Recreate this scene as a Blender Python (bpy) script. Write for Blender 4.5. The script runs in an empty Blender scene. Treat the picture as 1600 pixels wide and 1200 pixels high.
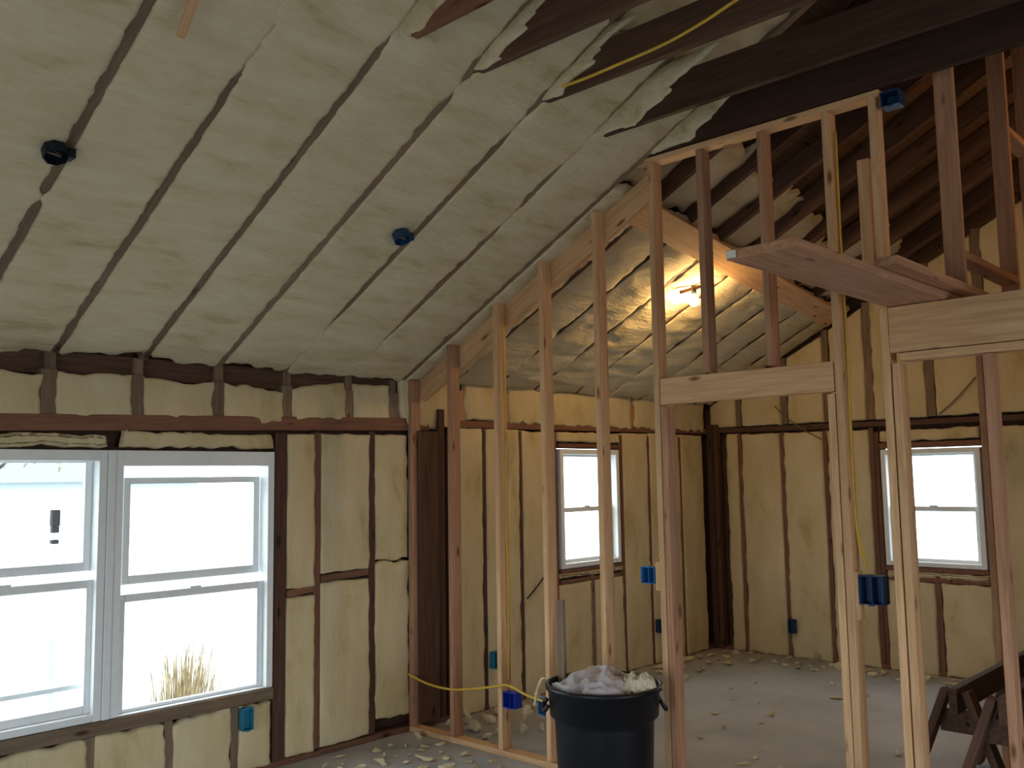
import bpy, bmesh, math, random
import numpy as np
from mathutils import Matrix, Vector

# ------------------------------------------------------------------ camera, world, exposure
scene = bpy.context.scene
COL = scene.collection
EXPOSURE = 2.7
SKY = 1.0
H_CAM = 1.77
F_PX = 1444.5
YAW, PITCH, ROLL = math.radians(46.73), math.radians(5.85), math.radians(-0.92)

fwd = Vector((math.sin(YAW) * math.cos(PITCH), math.cos(YAW) * math.cos(PITCH), math.sin(PITCH)))
rgt0 = Vector((math.cos(YAW), -math.sin(YAW), 0))
up0 = rgt0.cross(fwd)
rgt = math.cos(ROLL) * rgt0 + math.sin(ROLL) * up0
upv = -math.sin(ROLL) * rgt0 + math.cos(ROLL) * up0
cam_data = bpy.data.cameras.new('camera')
cam = bpy.data.objects.new('camera', cam_data)
COL.objects.link(cam)
cam_data.sensor_width = 36.0
cam_data.lens = F_PX / 1600.0 * 36.0
cam_data.clip_end = 500
cam.matrix_world = Matrix(((rgt.x, upv.x, -fwd.x, 0), (rgt.y, upv.y, -fwd.y, 0),
                           (rgt.z, upv.z, -fwd.z, H_CAM), (0, 0, 0, 1)))
scene.camera = cam

world = bpy.data.worlds.new('overcast')
scene.world = world
world.use_nodes = True
bg = world.node_tree.nodes['Background']
bg.inputs['Color'].default_value = (0.90, 0.96, 1.0, 1)
bg.inputs['Strength'].default_value = SKY

vs = scene.view_settings
scene.display_settings.display_device = 'sRGB'
vs.view_transform = 'Standard'
vs.look = 'None'
vs.exposure = EXPOSURE
vs.gamma = 1.0
vs.use_curve_mapping = False
scene.cycles.use_denoising = True
scene.cycles.max_bounces = 10
scene.cycles.diffuse_bounces = 6
scene.cycles.sample_clamp_indirect = 4.0


def portal(loc, rot, sx, sy):
    d = bpy.data.lights.new('window_portal', 'AREA')
    d.shape = 'RECTANGLE'
    d.size, d.size_y = sx, sy
    d.cycles.is_portal = True
    o = bpy.data.objects.new('window_portal', d)
    COL.objects.link(o)
    o.location = loc
    o.rotation_euler = rot


# openings that let the daylight in: (seen) two walls of windows, (behind the camera) two made-up openings sized to light the room
portal((2.24, 5.34, 1.23), (-math.pi / 2, 0, 0), 2.1, 1.5)
portal((6.53, 5.34, 1.5), (-math.pi / 2, 0, 0), 0.85, 1.05)
portal((8.75, 2.95, 1.45), (0, math.pi / 2, 0), 1.05, 0.85)
portal((-2.75, 1.0, 1.4), (0, -math.pi / 2, 0), 1.7, 4.0)
portal((2.2, -4.55, 1.3), (math.pi / 2, 0, 0), 4.0, 2.1)

# warm lamp of the attic room beyond the frame's edge
ld = bpy.data.lights.new('attic_lamp', 'POINT')
ld.energy = 5.5
ld.color = (1.0, 0.52, 0.2)
ld.shadow_soft_size = 0.05
lo = bpy.data.objects.new('attic_lamp', ld)
COL.objects.link(lo)
lo.location = (6.6, 0.2, 3.75)

# ------------------------------------------------------------------ helpers
R = random.Random(11)


def mat(name):
    m = bpy.data.materials.new(name)
    m.use_nodes = True
    nt = m.node_tree
    b = nt.nodes['Principled BSDF']
    return m, nt, b


def N(nt, t, **kw):
    n = nt.nodes.new(t)
    for k, v in kw.items():
        if k in n.inputs:
            n.inputs[k].default_value = v
        else:
            setattr(n, k, v)
    return n


def ramp(nt, stops):
    r = nt.nodes.new('ShaderNodeValToRGB')
    e = r.color_ramp.elements
    while len(e) > 1:
        e.remove(e[0])
    e[0].position, e[0].color = stops[0][0], (*stops[0][1], 1)
    for p, c in stops[1:]:
        x = e.new(p)
        x.color = (*c, 1)
    return r


def wood(name, dark, light, knots=True, var=0.25, rough=0.75, bump=0.15):
    """timber with grain along the board's own length (local X)"""
    m, nt, b = mat(name)
    L = nt.links.new
    tc = N(nt, 'ShaderNodeTexCoord')
    oi = N(nt, 'ShaderNodeObjectInfo')
    add = N(nt, 'ShaderNodeVectorMath', operation='ADD')
    sc = N(nt, 'ShaderNodeVectorMath', operation='SCALE')
    comb = N(nt, 'ShaderNodeCombineXYZ')
    for i in range(3):
        L(oi.outputs['Random'], comb.inputs[i])
    L(comb.outputs[0], sc.inputs[0])
    sc.inputs['Scale'].default_value = 37.0
    L(tc.outputs['Object'], add.inputs[0])
    L(sc.outputs[0], add.inputs[1])
    mp = N(nt, 'ShaderNodeMapping')
    mp.inputs['Scale'].default_value = (1.6, 26, 26)
    L(add.outputs[0], mp.inputs[0])
    n1 = N(nt, 'ShaderNodeTexNoise', Scale=1.6, Detail=5.0, Roughness=0.6, Distortion=0.6)
    L(mp.outputs[0], n1.inputs['Vector'])
    mid = tuple((a + c) / 2 for a, c in zip(dark, light))
    rp = ramp(nt, [(0.25, dark), (0.5, mid), (0.72, light)])
    L(n1.outputs['Fac'], rp.inputs['Fac'])
    col = rp.outputs['Color']
    if knots:
        mk = N(nt, 'ShaderNodeMapping')
        mk.inputs['Scale'].default_value = (3.0, 9, 9)
        L(add.outputs[0], mk.inputs[0])
        vo = N(nt, 'ShaderNodeTexVoronoi', Scale=1.0)
        L(mk.outputs[0], vo.inputs['Vector'])
        kr = ramp(nt, [(0.07, (1, 1, 1)), (0.16, (0, 0, 0))])
        L(vo.outputs['Distance'], kr.inputs['Fac'])
        mx = N(nt, 'ShaderNodeMix', data_type='RGBA')
        L(kr.outputs['Color'], mx.inputs['Factor'])
        L(col, mx.inputs['A'])
        mx.inputs['B'].default_value = (dark[0] * 0.45, dark[1] * 0.36, dark[2] * 0.3, 1)
        col = mx.outputs['Result']
    hs = N(nt, 'ShaderNodeHueSaturation')
    mr = N(nt, 'ShaderNodeMapRange')
    mr.inputs['To Min'].default_value = 1 - var
    mr.inputs['To Max'].default_value = 1 + var
    L(oi.outputs['Random'], mr.inputs['Value'])
    L(mr.outputs[0], hs.inputs['Value'])
    L(col, hs.inputs['Color'])
    L(hs.outputs['Color'], b.inputs['Base Color'])
    bp = N(nt, 'ShaderNodeBump', Strength=bump, Distance=0.01)
    L(n1.outputs['Fac'], bp.inputs['Height'])
    L(bp.outputs['Normal'], b.inputs['Normal'])
    b.inputs['Roughness'].default_value = rough
    b.inputs['Specular IOR Level'].default_value = 0.25
    return m


def foam(name, stops, scale, bump_scale, bump=0.5, dist=0.02):
    m, nt, b = mat(name)
    L = nt.links.new
    tc = N(nt, 'ShaderNodeTexCoord')
    mp = N(nt, 'ShaderNodeMapping')
    mp.inputs['Scale'].default_value = scale
    L(tc.outputs['Object'], mp.inputs[0])
    n1 = N(nt, 'ShaderNodeTexNoise', Scale=1.0, Detail=6.0, Roughness=0.62, Distortion=0.3)
    L(mp.outputs[0], n1.inputs['Vector'])
    rp = ramp(nt, stops)
    L(n1.outputs['Fac'], rp.inputs['Fac'])
    mb = N(nt, 'ShaderNodeMapping')
    mb.inputs['Scale'].default_value = bump_scale
    L(tc.outputs['Object'], mb.inputs[0])
    n2 = N(nt, 'ShaderNodeTexNoise', Scale=1.0, Detail=5.0, Roughness=0.55, Distortion=0.8)
    L(mb.outputs[0], n2.inputs['Vector'])
    bp = N(nt, 'ShaderNodeBump', Strength=bump, Distance=dist)
    L(n2.outputs['Fac'], bp.inputs['Height'])
    L(rp.outputs['Color'], b.inputs['Base Color'])
    L(bp.outputs['Normal'], b.inputs['Normal'])
    b.inputs['Roughness'].default_value = 0.85
    b.inputs['Specular IOR Level'].default_value = 0.2
    return m


def plain(name, c, rough=0.6, metal=0.0, bumpy=0.0, vary=0.0, nscale=20, spec=0.3):
    m, nt, b = mat(name)
    L = nt.links.new
    b.inputs['Roughness'].default_value = rough
    b.inputs['Metallic'].default_value = metal
    b.inputs['Specular IOR Level'].default_value = spec
    tc = N(nt, 'ShaderNodeTexCoord')
    n = N(nt, 'ShaderNodeTexNoise', Scale=float(nscale), Detail=4.0)
    L(tc.outputs['Object'], n.inputs['Vector'])
    rp = ramp(nt, [(0.3, tuple(x * (1 - vary) for x in c)), (0.7, tuple(min(1, x * (1 + vary)) for x in c))])
    L(n.outputs['Fac'], rp.inputs['Fac'])
    L(rp.outputs['Color'], b.inputs['Base Color'])
    if bumpy:
        bp = N(nt, 'ShaderNodeBump', Strength=bumpy, Distance=0.01)
        L(n.outputs['Fac'], bp.inputs['Height'])
        L(bp.outputs['Normal'], b.inputs['Normal'])
    return m


M = {}
M['pine'] = wood('new_pine', (0.48, 0.275, 0.135), (0.72, 0.48, 0.275), var=0.12)
M['fir'] = wood('red_fir', (0.30, 0.15, 0.085), (0.50, 0.29, 0.18), var=0.14)
M['rafter'] = wood('rafter_wood', (0.13, 0.088, 0.058), (0.24, 0.17, 0.115), var=0.18)
M['old'] = wood('old_dark_wood', (0.05, 0.026, 0.017), (0.12, 0.064, 0.042), var=0.25)
M['oldred'] = wood('old_red_wood', (0.11, 0.05, 0.032), (0.22, 0.105, 0.065), var=0.2)
M['deck'] = wood('roof_deck', (0.055, 0.032, 0.018), (0.13, 0.078, 0.044), var=0.2)
M['tie'] = wood('blackened_wood', (0.028, 0.014, 0.009), (0.07, 0.036, 0.022), var=0.25)
M['saw'] = wood('sawhorse_wood', (0.06, 0.032, 0.022), (0.14, 0.075, 0.05), var=0.15)
FS = [(0.25, (0.38, 0.31, 0.16)), (0.42, (0.54, 0.475, 0.31)), (0.6, (0.60, 0.535, 0.385)), (0.8, (0.67, 0.61, 0.46))]
M['foam_roof'] = foam('spray_foam_roof', FS, (2.6, 8, 8), (9, 34, 34), 0.5, 0.025)
M['foam_wall'] = foam('spray_foam_wall', [(p, (c[0] * 0.97, c[1] * 0.93, c[2] * 0.84)) for p, c in FS], (4, 4, 1.8), (26, 26, 9), 0.3, 0.02)
M['foam_scrap'] = plain('foam_scrap', (0.62, 0.54, 0.36), 0.9, bumpy=0.4, vary=0.15, nscale=30)
M['vinyl'] = plain('white_vinyl', (0.72, 0.76, 0.78), 0.35, vary=0.03)
M['blue'] = plain('blue_plastic', (0.02, 0.16, 0.42), 0.45, vary=0.1)
M['navy'] = plain('navy_plastic', (0.012, 0.045, 0.12), 0.45, vary=0.1)
M['teal'] = plain('teal_plastic', (0.02, 0.19, 0.30), 0.45, vary=0.1)
M['royal'] = plain('royal_blue_plastic', (0.01, 0.04, 0.40), 0.4, vary=0.1)
M['dark'] = plain('blue_black_plastic', (0.006, 0.012, 0.022), 0.5)
M['black'] = plain('black_rubber', (0.012, 0.013, 0.016), 0.5)
M['can'] = plain('can_plastic', (0.004, 0.005, 0.008), 0.42, bumpy=0.05, vary=0.2, nscale=9, spec=0.3)
M['cable'] = plain('yellow_cable', (0.62, 0.42, 0.06), 0.5, vary=0.08)
M['wire'] = plain('grey_wire', (0.17, 0.12, 0.06), 0.6)
M['sheet'] = plain('grey_plastic_sheet', (0.46, 0.44, 0.47), 0.45, bumpy=0.3, vary=0.08, nscale=25)
M['paper'] = plain('cream_paper', (0.62, 0.57, 0.44), 0.8, vary=0.06)
M['tag'] = plain('paper_tag', (0.75, 0.73, 0.70), 0.7, vary=0.04)
M['steel'] = plain('galvanised', (0.33, 0.36, 0.36), 0.5, metal=0.4, vary=0.1)


def glass_mat():
    m = bpy.data.materials.new('window_glass')
    m.use_nodes = True
    nt = m.node_tree
    nt.nodes.clear()
    out = nt.nodes.new('ShaderNodeOutputMaterial')
    tr = nt.nodes.new('ShaderNodeBsdfTransparent')
    tr.inputs[0].default_value = (0.95, 0.97, 0.97, 1)
    gl = nt.nodes.new('ShaderNodeBsdfGlossy')
    gl.inputs['Roughness'].default_value = 0.02
    mx = nt.nodes.new('ShaderNodeMixShader')
    mx.inputs[0].default_value = 0.05
    nt.links.new(tr.outputs[0], mx.inputs[1])
    nt.links.new(gl.outputs[0], mx.inputs[2])
    nt.links.new(mx.outputs[0], out.inputs[0])
    return m


M['glass'] = glass_mat()


def floor_mat():
    m, nt, b = mat('dusty_subfloor')
    L = nt.links.new
    tc = N(nt, 'ShaderNodeTexCoord')
    n1 = N(nt, 'ShaderNodeTexNoise', Scale=1.3, Detail=6.0, Roughness=0.65)
    n2 = N(nt, 'ShaderNodeTexNoise', Scale=38.0, Detail=4.0, Roughness=0.7)
    L(tc.outputs['Object'], n1.inputs['Vector'])
    L(tc.outputs['Object'], n2.inputs['Vector'])
    r1 = ramp(nt, [(0.3, (0.30, 0.305, 0.315)), (0.55, (0.39, 0.40, 0.415)), (0.75, (0.48, 0.49, 0.50))])
    L(n1.outputs['Fac'], r1.inputs['Fac'])
    r2 = ramp(nt, [(0.62, (0, 0, 0)), (0.74, (0.6, 0.6, 0.6))])
    L(n2.outputs['Fac'], r2.inputs['Fac'])
    mx = N(nt, 'ShaderNodeMix', data_type='RGBA')
    L(r2.outputs['Color'], mx.inputs['Factor'])
    L(r1.outputs['Color'], mx.inputs['A'])
    mx.inputs['B'].default_value = (0.55, 0.52, 0.46, 1)
    L(mx.outputs['Result'], b.inputs['Base Color'])
    bp = N(nt, 'ShaderNodeBump', Strength=0.25, Distance=0.01)
    L(n2.outputs['Fac'], bp.inputs['Height'])
    L(bp.outputs['Normal'], b.inputs['Normal'])
    b.inputs['Roughness'].default_value = 0.7
    return m


M['floor'] = floor_mat()


# ---- object plumbing
def link(name, me, m=None, parent=None):
    o = bpy.data.objects.new(name, me)
    COL.objects.link(o)
    if m:
        me.materials.append(m)
    if parent is not None:
        o.parent = parent
        o.matrix_parent_inverse = Matrix.Translation(-parent.location)
    return o


def tag(o, label, cat, group=None):
    o['label'] = label
    o['category'] = cat
    if group:
        o['group'] = group
    return o


def thing(name, loc, label, cat, group=None):
    o = bpy.data.objects.new(name, None)
    COL.objects.link(o)
    o.empty_display_size = 0.1
    o.location = loc
    return tag(o, label, cat, group)


def structure(o, label=None):
    o['kind'] = 'structure'
    if label:
        o['label'] = label
    return o


def mesh(name, V, F, m, parent=None, smooth=False):
    me = bpy.data.meshes.new(name)
    me.from_pydata([tuple(v) for v in V], [], F)
    me.update()
    if smooth:
        for p in me.polygons:
            p.use_smooth = True
    return link(name, me, m, parent)


BOXF = [(0, 3, 2, 1), (4, 5, 6, 7), (0, 1, 5, 4), (1, 2, 6, 5), (2, 3, 7, 6), (3, 0, 4, 7)]


def boxes(name, lst, m, parent=None, bevel=0.0):
    """one mesh of axis-aligned boxes (x0,x1,y0,y1,z0,z1)"""
    V, F = [], []
    for x0, x1, y0, y1, z0, z1 in lst:
        k = len(V)
        V += [(x0, y0, z0), (x1, y0, z0), (x1, y1, z0), (x0, y1, z0), (x0, y0, z1), (x1, y0, z1), (x1, y1, z1), (x0, y1, z1)]
        F += [tuple(k + i for i in f) for f in BOXF]
    o = mesh(name, V, F, m, parent)
    if bevel:
        b = o.modifiers.new('soft_edge', 'BEVEL')
        b.width = bevel
        b.segments = 2
    return o


def board(name, a, b, w, t, wdir, m, parent=None, bevel=0.003, bow=0.0):
    """a sawn board from a to b: length = local X, width w along wdir, thickness t across"""
    a, b = Vector(a), Vector(b)
    ex = (b - a)
    Ln = ex.length
    ex.normalize()
    wd = Vector(wdir)
    ey = (wd - wd.dot(ex) * ex).normalized()
    ez = ex.cross(ey)
    n = 6
    V, F = [], []
    for i in range(n + 1):
        x = Ln * i / n
        off = bow * math.sin(math.pi * i / n)
        for sy, sz in ((-1, -1), (1, -1), (1, 1), (-1, 1)):
            V.append((x, sy * w / 2 + off, sz * t / 2))
    for i in range(n):
        for j in range(4):
            F.append((4 * i + j, 4 * i + (j + 1) % 4, 4 * i + 4 + (j + 1) % 4, 4 * i + 4 + j))
    F.append((3, 2, 1, 0))
    F.append((4 * n, 4 * n + 1, 4 * n + 2, 4 * n + 3))
    me = bpy.data.meshes.new(name)
    me.from_pydata(V, [], F)
    me.update()
    bm = bmesh.new()
    bm.from_mesh(me)
    bmesh.ops.recalc_face_normals(bm, faces=bm.faces)
    bm.to_mesh(me)
    bm.free()
    me.materials.append(m)
    o = bpy.data.objects.new(name, me)
    COL.objects.link(o)
    mw = Matrix(((ex.x, ey.x, ez.x, a.x), (ex.y, ey.y, ez.y, a.y), (ex.z, ey.z, ez.z, a.z), (0, 0, 0, 1)))
    if parent is not None:
        o.parent = parent
        o.matrix_basis = mw
        o.matrix_parent_inverse = Matrix.Translation(-parent.location)
    else:
        o.matrix_basis = mw
    if bevel:
        bv = o.modifiers.new('eased_edge', 'BEVEL')
        bv.width = bevel
        bv.segments = 2
        bv.limit_method = 'ANGLE'
    return o


def tube(name, pts, r, m, parent=None, n=8):
    """round cable through points (Catmull-Rom)"""
    P = [Vector(p) for p in pts]
    Q = []
    for i in range(len(P) - 1):
        p0, p1, p2, p3 = P[max(i - 1, 0)], P[i], P[i + 1], P[min(i + 2, len(P) - 1)]
        for k in range(8):
            t = k / 8
            Q.append(0.5 * ((2 * p1) + (-p0 + p2) * t + (2 * p0 - 5 * p1 + 4 * p2 - p3) * t * t + (-p0 + 3 * p1 - 3 * p2 + p3) * t ** 3))
    Q.append(P[-1])
    V, F = [], []
    nrm = None
    for i, q in enumerate(Q):
        d = (Q[min(i + 1, len(Q) - 1)] - Q[max(i - 1, 0)]).normalized()
        if nrm is None:
            nrm = d.orthogonal().normalized()
        nrm = (nrm - nrm.dot(d) * d).normalized()
        bn = d.cross(nrm)
        for j in range(n):
            a = 2 * math.pi * j / n
            V.append(q + r * (math.cos(a) * nrm + math.sin(a) * bn))
    for i in range(len(Q) - 1):
        for j in range(n):
            F.append((i * n + j, i * n + (j + 1) % n, (i + 1) * n + (j + 1) % n, (i + 1) * n + j))
    F.append(tuple(range(n))[::-1])
    F.append(tuple((len(Q) - 1) * n + j for j in range(n)))
    return mesh(name, V, F, m, parent, smooth=True)


def lathe(name, prof, c, m, parent=None, n=40, close=True):
    V, F = [], []
    for r, z in prof:
        for j in range(n):
            a = 2 * math.pi * j / n
            V.append((c[0] + r * math.cos(a), c[1] + r * math.sin(a), c[2] + z))
    for i in range(len(prof) - 1):
        for j in range(n):
            F.append((i * n + j, i * n + (j + 1) % n, (i + 1) * n + (j + 1) % n, (i + 1) * n + j))
    if close:
        F.append(tuple(range(n))[::-1])
    return mesh(name, V, F, m, parent, smooth=True)


# ---- value noise (numpy)
def _hash(ix, iy, s):
    h = (ix.astype(np.int64) * 374761393 + iy.astype(np.int64) * 668265263 + s * 974634777) & 0x7fffffff
    h = ((h ^ (h >> 13)) * 1274126177) & 0x7fffffff
    return ((h ^ (h >> 16)) & 0xffff) / 65535.0 * 2 - 1


def vnoise(x, y, s=0):
    x = np.asarray(x, float)
    y = np.asarray(y, float)
    x, y = np.broadcast_arrays(x, y)
    ix, iy = np.floor(x), np.floor(y)
    fx, fy = x - ix, y - iy
    fx, fy = fx * fx * (3 - 2 * fx), fy * fy * (3 - 2 * fy)
    a, b = _hash(ix, iy, s), _hash(ix + 1, iy, s)
    c, d = _hash(ix, iy + 1, s), _hash(ix + 1, iy + 1, s)
    return (a * (1 - fx) + b * fx) * (1 - fy) + (c * (1 - fx) + d * fx) * fy


def fbm(x, y, s=0, o=4):
    t, amp, f = 0, 1, 1
    for i in range(o):
        t = t + amp * vnoise(np.asarray(x) * f, np.asarray(y) * f, s + 17 * i)
        amp *= 0.5
        f *= 2.03
    return t


class Foam:
    """collects foam cells: sheets that fill the bays between timbers, ragged where they lap onto the wood"""
    def __init__(self):
        self.V, self.F = [], []

    def cell(self, O, U, Vd, Nn, u0, u1, v0, v1, seed, lvl=0.004, bulge=0.01, rag=0.008, res=(0.03, 0.03),
             rip=(0.006, 3.0, 14.0), vtop=None, vbot=None, ragv=None, deep=-0.045, cover=None, fr=11):
        """O + u*U + v*V + depth*N; cover(v)->extra reach of the (left, right) edge over the timber"""
        O, U, Vd, Nn = (np.array(k, float) for k in (O, U, Vd, Nn))
        nu = max(6, int((u1 - u0) / res[0]))
        nv = max(6, int((v1 - v0) / res[1]))
        su = np.concatenate([[0, 0.004 / (u1 - u0), 0.02 / (u1 - u0)], np.linspace(0.05 / max(u1 - u0, .2), 1 - 0.05 / max(u1 - u0, .2), nu), [1 - 0.02 / (u1 - u0), 1 - 0.004 / (u1 - u0), 1]])
        sv = np.concatenate([[0, 0.004 / (v1 - v0), 0.02 / (v1 - v0)], np.linspace(0.05 / max(v1 - v0, .2), 1 - 0.05 / max(v1 - v0, .2), nv), [1 - 0.02 / (v1 - v0), 1 - 0.004 / (v1 - v0), 1]])
        S, T = np.meshgrid(su, sv)
        u = u0 + S * (u1 - u0)
        vb = v0 if vbot is None else vbot(u)
        vt = v1 if vtop is None else vtop(u)
        rv = rag if ragv is None else ragv
        vb = vb + rv * fbm(u * 14, seed * 3.1 + u * 0, seed + 1)
        vt = vt + rv * fbm(u * 14, seed * 5.7 + u * 0, seed + 2)
        v = vb + T * (vt - vb)
        uL = u0 + rag * fbm(v * fr, seed * 1.3 + v * 0, seed + 3, 5)
        uR = u1 + rag * fbm(v * fr, seed * 2.9 + v * 0, seed + 4, 5)
        if cover is not None:
            cl, cr = cover(v)
            uL, uR = uL - cl, uR + cr
        u = uL + S * (uR - uL)
        d = np.minimum(np.minimum(S, 1 - S) * (u1 - u0), np.minimum(T, 1 - T) * (v1 - v0))
        edge = np.clip(d / 0.004, 0, 1)
        body = 1 - np.exp(-d / 0.07)
        h = deep + (lvl - deep) * edge + bulge * body * (1 + 0.5 * fbm(u * 4, v * 4, seed + 9, 3))
        if rip:
            h = h + edge * rip[0] * fbm(u * rip[1] + 0.4 * fbm(u * 3, v * 5, seed + 31, 2), v * rip[2], seed + 6, 4)
        h = h + edge * 0.003 * fbm(u * 20, v * 20, seed + 7, 3)
        P = O + u[..., None] * U + v[..., None] * Vd + h[..., None] * Nn
        k = len(self.V)
        ny, nx = u.shape
        self.V += [tuple(p) for p in P.reshape(-1, 3)]
        flip = np.dot(np.cross(U, Vd), Nn) < 0
        for j in range(ny - 1):
            for i in range(nx - 1):
                a = k + j * nx + i
                f = (a, a + 1, a + nx + 1, a + nx)
                self.F.append(f[::-1] if flip else f)

    def build(self, name, m, parent):
        o = mesh(name, self.V, self.F, m, parent, smooth=True)
        return o


# ------------------------------------------------------------------ the room's dimensions
YW = 5.2            # stud faces of the window wall
XE = 8.55           # stud faces of the gable end wall
XP = 4.40           # near face of the new stud partition
SL = 0.515          # roof slope
ANG = math.atan(SL)
Z0 = 2.50           # underside of rafters at the window wall
RU = Vector((0, -math.cos(ANG), math.sin(ANG)))     # up the slope
RN = Vector((0, -math.sin(ANG), -math.cos(ANG)))    # into the room
RO = Vector((0, YW, Z0))
Y_RIDGE = 0.2
S_RIDGE = (YW - Y_RIDGE) / math.cos(ANG)


def zroof(y):
    return Z0 + SL * (YW - y)


def s_of(y):
    return (YW - y) / math.cos(ANG)


def rp_(x, s, d=0.0):
    return Vector((x, 0, 0)) + RO + s * RU + d * RN


# ------------------------------------------------------------------ floor
fl = boxes('floor', [(-2.8, XE + 0.2, -4.6, YW + 0.14, -0.08, 0.0)], M['floor'])
structure(fl, 'dusty grey floor strewn with foam crumbs')

# ------------------------------------------------------------------ wall with the double window
W1 = (1.20, 3.285, 0.50, 1.965)
W2 = (6.10, 6.95, 0.985, 2.03)
W3 = (2.535, 3.40, 0.93, 1.99)      # along Y, in the end wall
yb0, yb1 = YW + 0.10, YW + 0.14
wl = boxes('wall_left', [
    (-2.8, W1[0], yb0, yb1, 0, 2.62), (W1[0], W1[1], yb0, yb1, 0, W1[2]), (W1[0], W1[1], yb0, yb1, W1[3], 2.62),
    (W1[1], W2[0], yb0, yb1, 0, 2.62), (W2[0], W2[1], yb0, yb1, 0, W2[2]), (W2[0], W2[1], yb0, yb1, W2[3], 2.62),
    (W2[1], XE + 0.2, yb0, yb1, 0, 2.62)], M['old'])
structure(wl, 'foam filled stud wall with the double window')


def wstud(x, z0, z1, w=0.045, m='rafter', off=0.0, name='stud'):
    return board(name, (x, YW + 0.045 + off, z0), (x, YW + 0.045 + off, z1), w, 0.088, (1, 0, 0), M[m], wl)


# bottom plate, tilted old top plate, second plate
board('bottom_plate', (-2.7, YW + 0.045, 0.02), (XE, YW + 0.045, 0.02), 0.088, 0.04, (0, 1, 0), M['oldred'], wl)
board('top_plate', (-2.7, YW + 0.04, 1.985), (4.60, YW + 0.04, 2.185), 0.09, 0.10, (0, 0, 1), M['oldred'], wl)
board('top_plate', (4.62, YW + 0.045, 2.195), (XE, YW + 0.045, 2.235), 0.055, 0.09, (0, 0, 1), M['oldred'], wl)
studs_low = [-2.2, -1.7, -1.2, -0.7, -0.2, 0.3, 0.75]
for x in studs_low:
    wstud(x, 0.05, 2.0)
wstud(W1[0] - 0.05, 0.05, 2.0, 0.08, 'old')
wstud(W1[1] + 0.052, 0.04, 2.09, 0.088, 'old', name='window_stud')
for x in (1.66, 2.166, 2.611, 3.03):
    wstud(x, 0.05, 0.42, 0.05)
wstud(3.62, 0.05, 2.10, 0.048, 'oldred')
wstud(4.075, 0.05, 2.12, 0.05, 'old')
board('blocking', (3.65, YW + 0.045, 1.13), (4.045, YW + 0.045, 1.145), 0.045, 0.088, (0, 0, 1), M['oldred'], wl)
board('blocking', (3.39, YW + 0.045, 1.055), (3.595, YW + 0.045, 1.075), 0.045, 0.088, (0, 0, 1), M['oldred'], wl)
# old dark posts where the cross wall once met this wall
board('old_post', (4.55, YW - 0.01, 0.05), (4.55, YW - 0.01, 2.13), 0.20, 0.10, (1, 0, 0), M['old'], wl)
board('old_post', (4.70, YW + 0.005, 0.05), (4.70, YW + 0.005, 2.30), 0.06, 0.09, (1, 0, 0), M['old'], wl)
board('old_post', (4.80, YW + 0.02, 0.05), (4.80, YW + 0.02, 2.12), 0.045, 0.09, (1, 0, 0), M['oldred'], wl)
far_studs = [5.185, 5.61, 6.05, 6.995, 7.43, 7.98]
for x in far_studs:
    wstud(x, 0.04, 2.16, 0.042, 'old' if x < 5.7 else 'oldred')
wstud(6.53, 0.04, 0.93, 0.05, 'rafter')
# short studs between the plates and the roof
cripples = [-2.05, -1.55, -1.07, -0.58, -0.1, 0.39, 0.90, 1.40, 1.893, 2.38, 2.889, 3.378, 3.875, 4.27]
for x in cripples:
    wstud(x, 2.10 + 0.048 * (x - 1.5) / 1.5, 2.40, 0.085, 'rafter', 0.004)
    wstud(x + 0.01, 2.36, 2.50, 0.06, 'rafter', 0.02, 'rafter_heel')
for x in (4.95, 5.45, 6.0, 6.75, 7.2, 7.7):
    wstud(x, 2.225, 2.46, 0.075, 'fir', 0.004)
# dark open slot at the eave
board('eave_board', (-2.7, YW + 0.075, 2.44), (4.7, YW + 0.075, 2.445), 0.13, 0.03, (0, 0, 1), M['old'], wl)

fw = Foam()
Ow, Uw, Vw, Nw = (0, YW, 0), (1, 0, 0), (0, 0, 1), (0, -1, 0)


def wcell(u0, u1, v0, v1, seed, **k):
    k.setdefault('lvl', 0.003)
    k.setdefault('bulge', 0.006)
    k.setdefault('rag', 0.007)
    k.setdefault('res', (0.04, 0.05))
    k.setdefault('rip', (0.004, 9.0, 2.0))
    fw.cell(Ow, Uw, Vw, Nw, u0, u1, v0, v1, seed, **k)


def tp(x):
    return 2.035 + 0.0274 * (x - 1.0) - 0.012


xs = [-2.7] + studs_low + [W1[0] - 0.05]
for i in range(len(xs) - 1):
    wcell(xs[i] + 0.02, xs[i + 1] - 0.02, 0.04, 1.93, 20 + i)
bx = [1.20, 1.66, 2.166, 2.611, 3.03, 3.30]
for i in range(5):
    wcell(bx[i] + 0.024, bx[i + 1] - 0.022, 0.03, 0.42, 40 + i, rag=0.012, ragv=0.012, bulge=0.012, vtop=lambda u: 0.412 + 0.022 * fbm(u * 6, u * 0, 91, 3))
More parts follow.
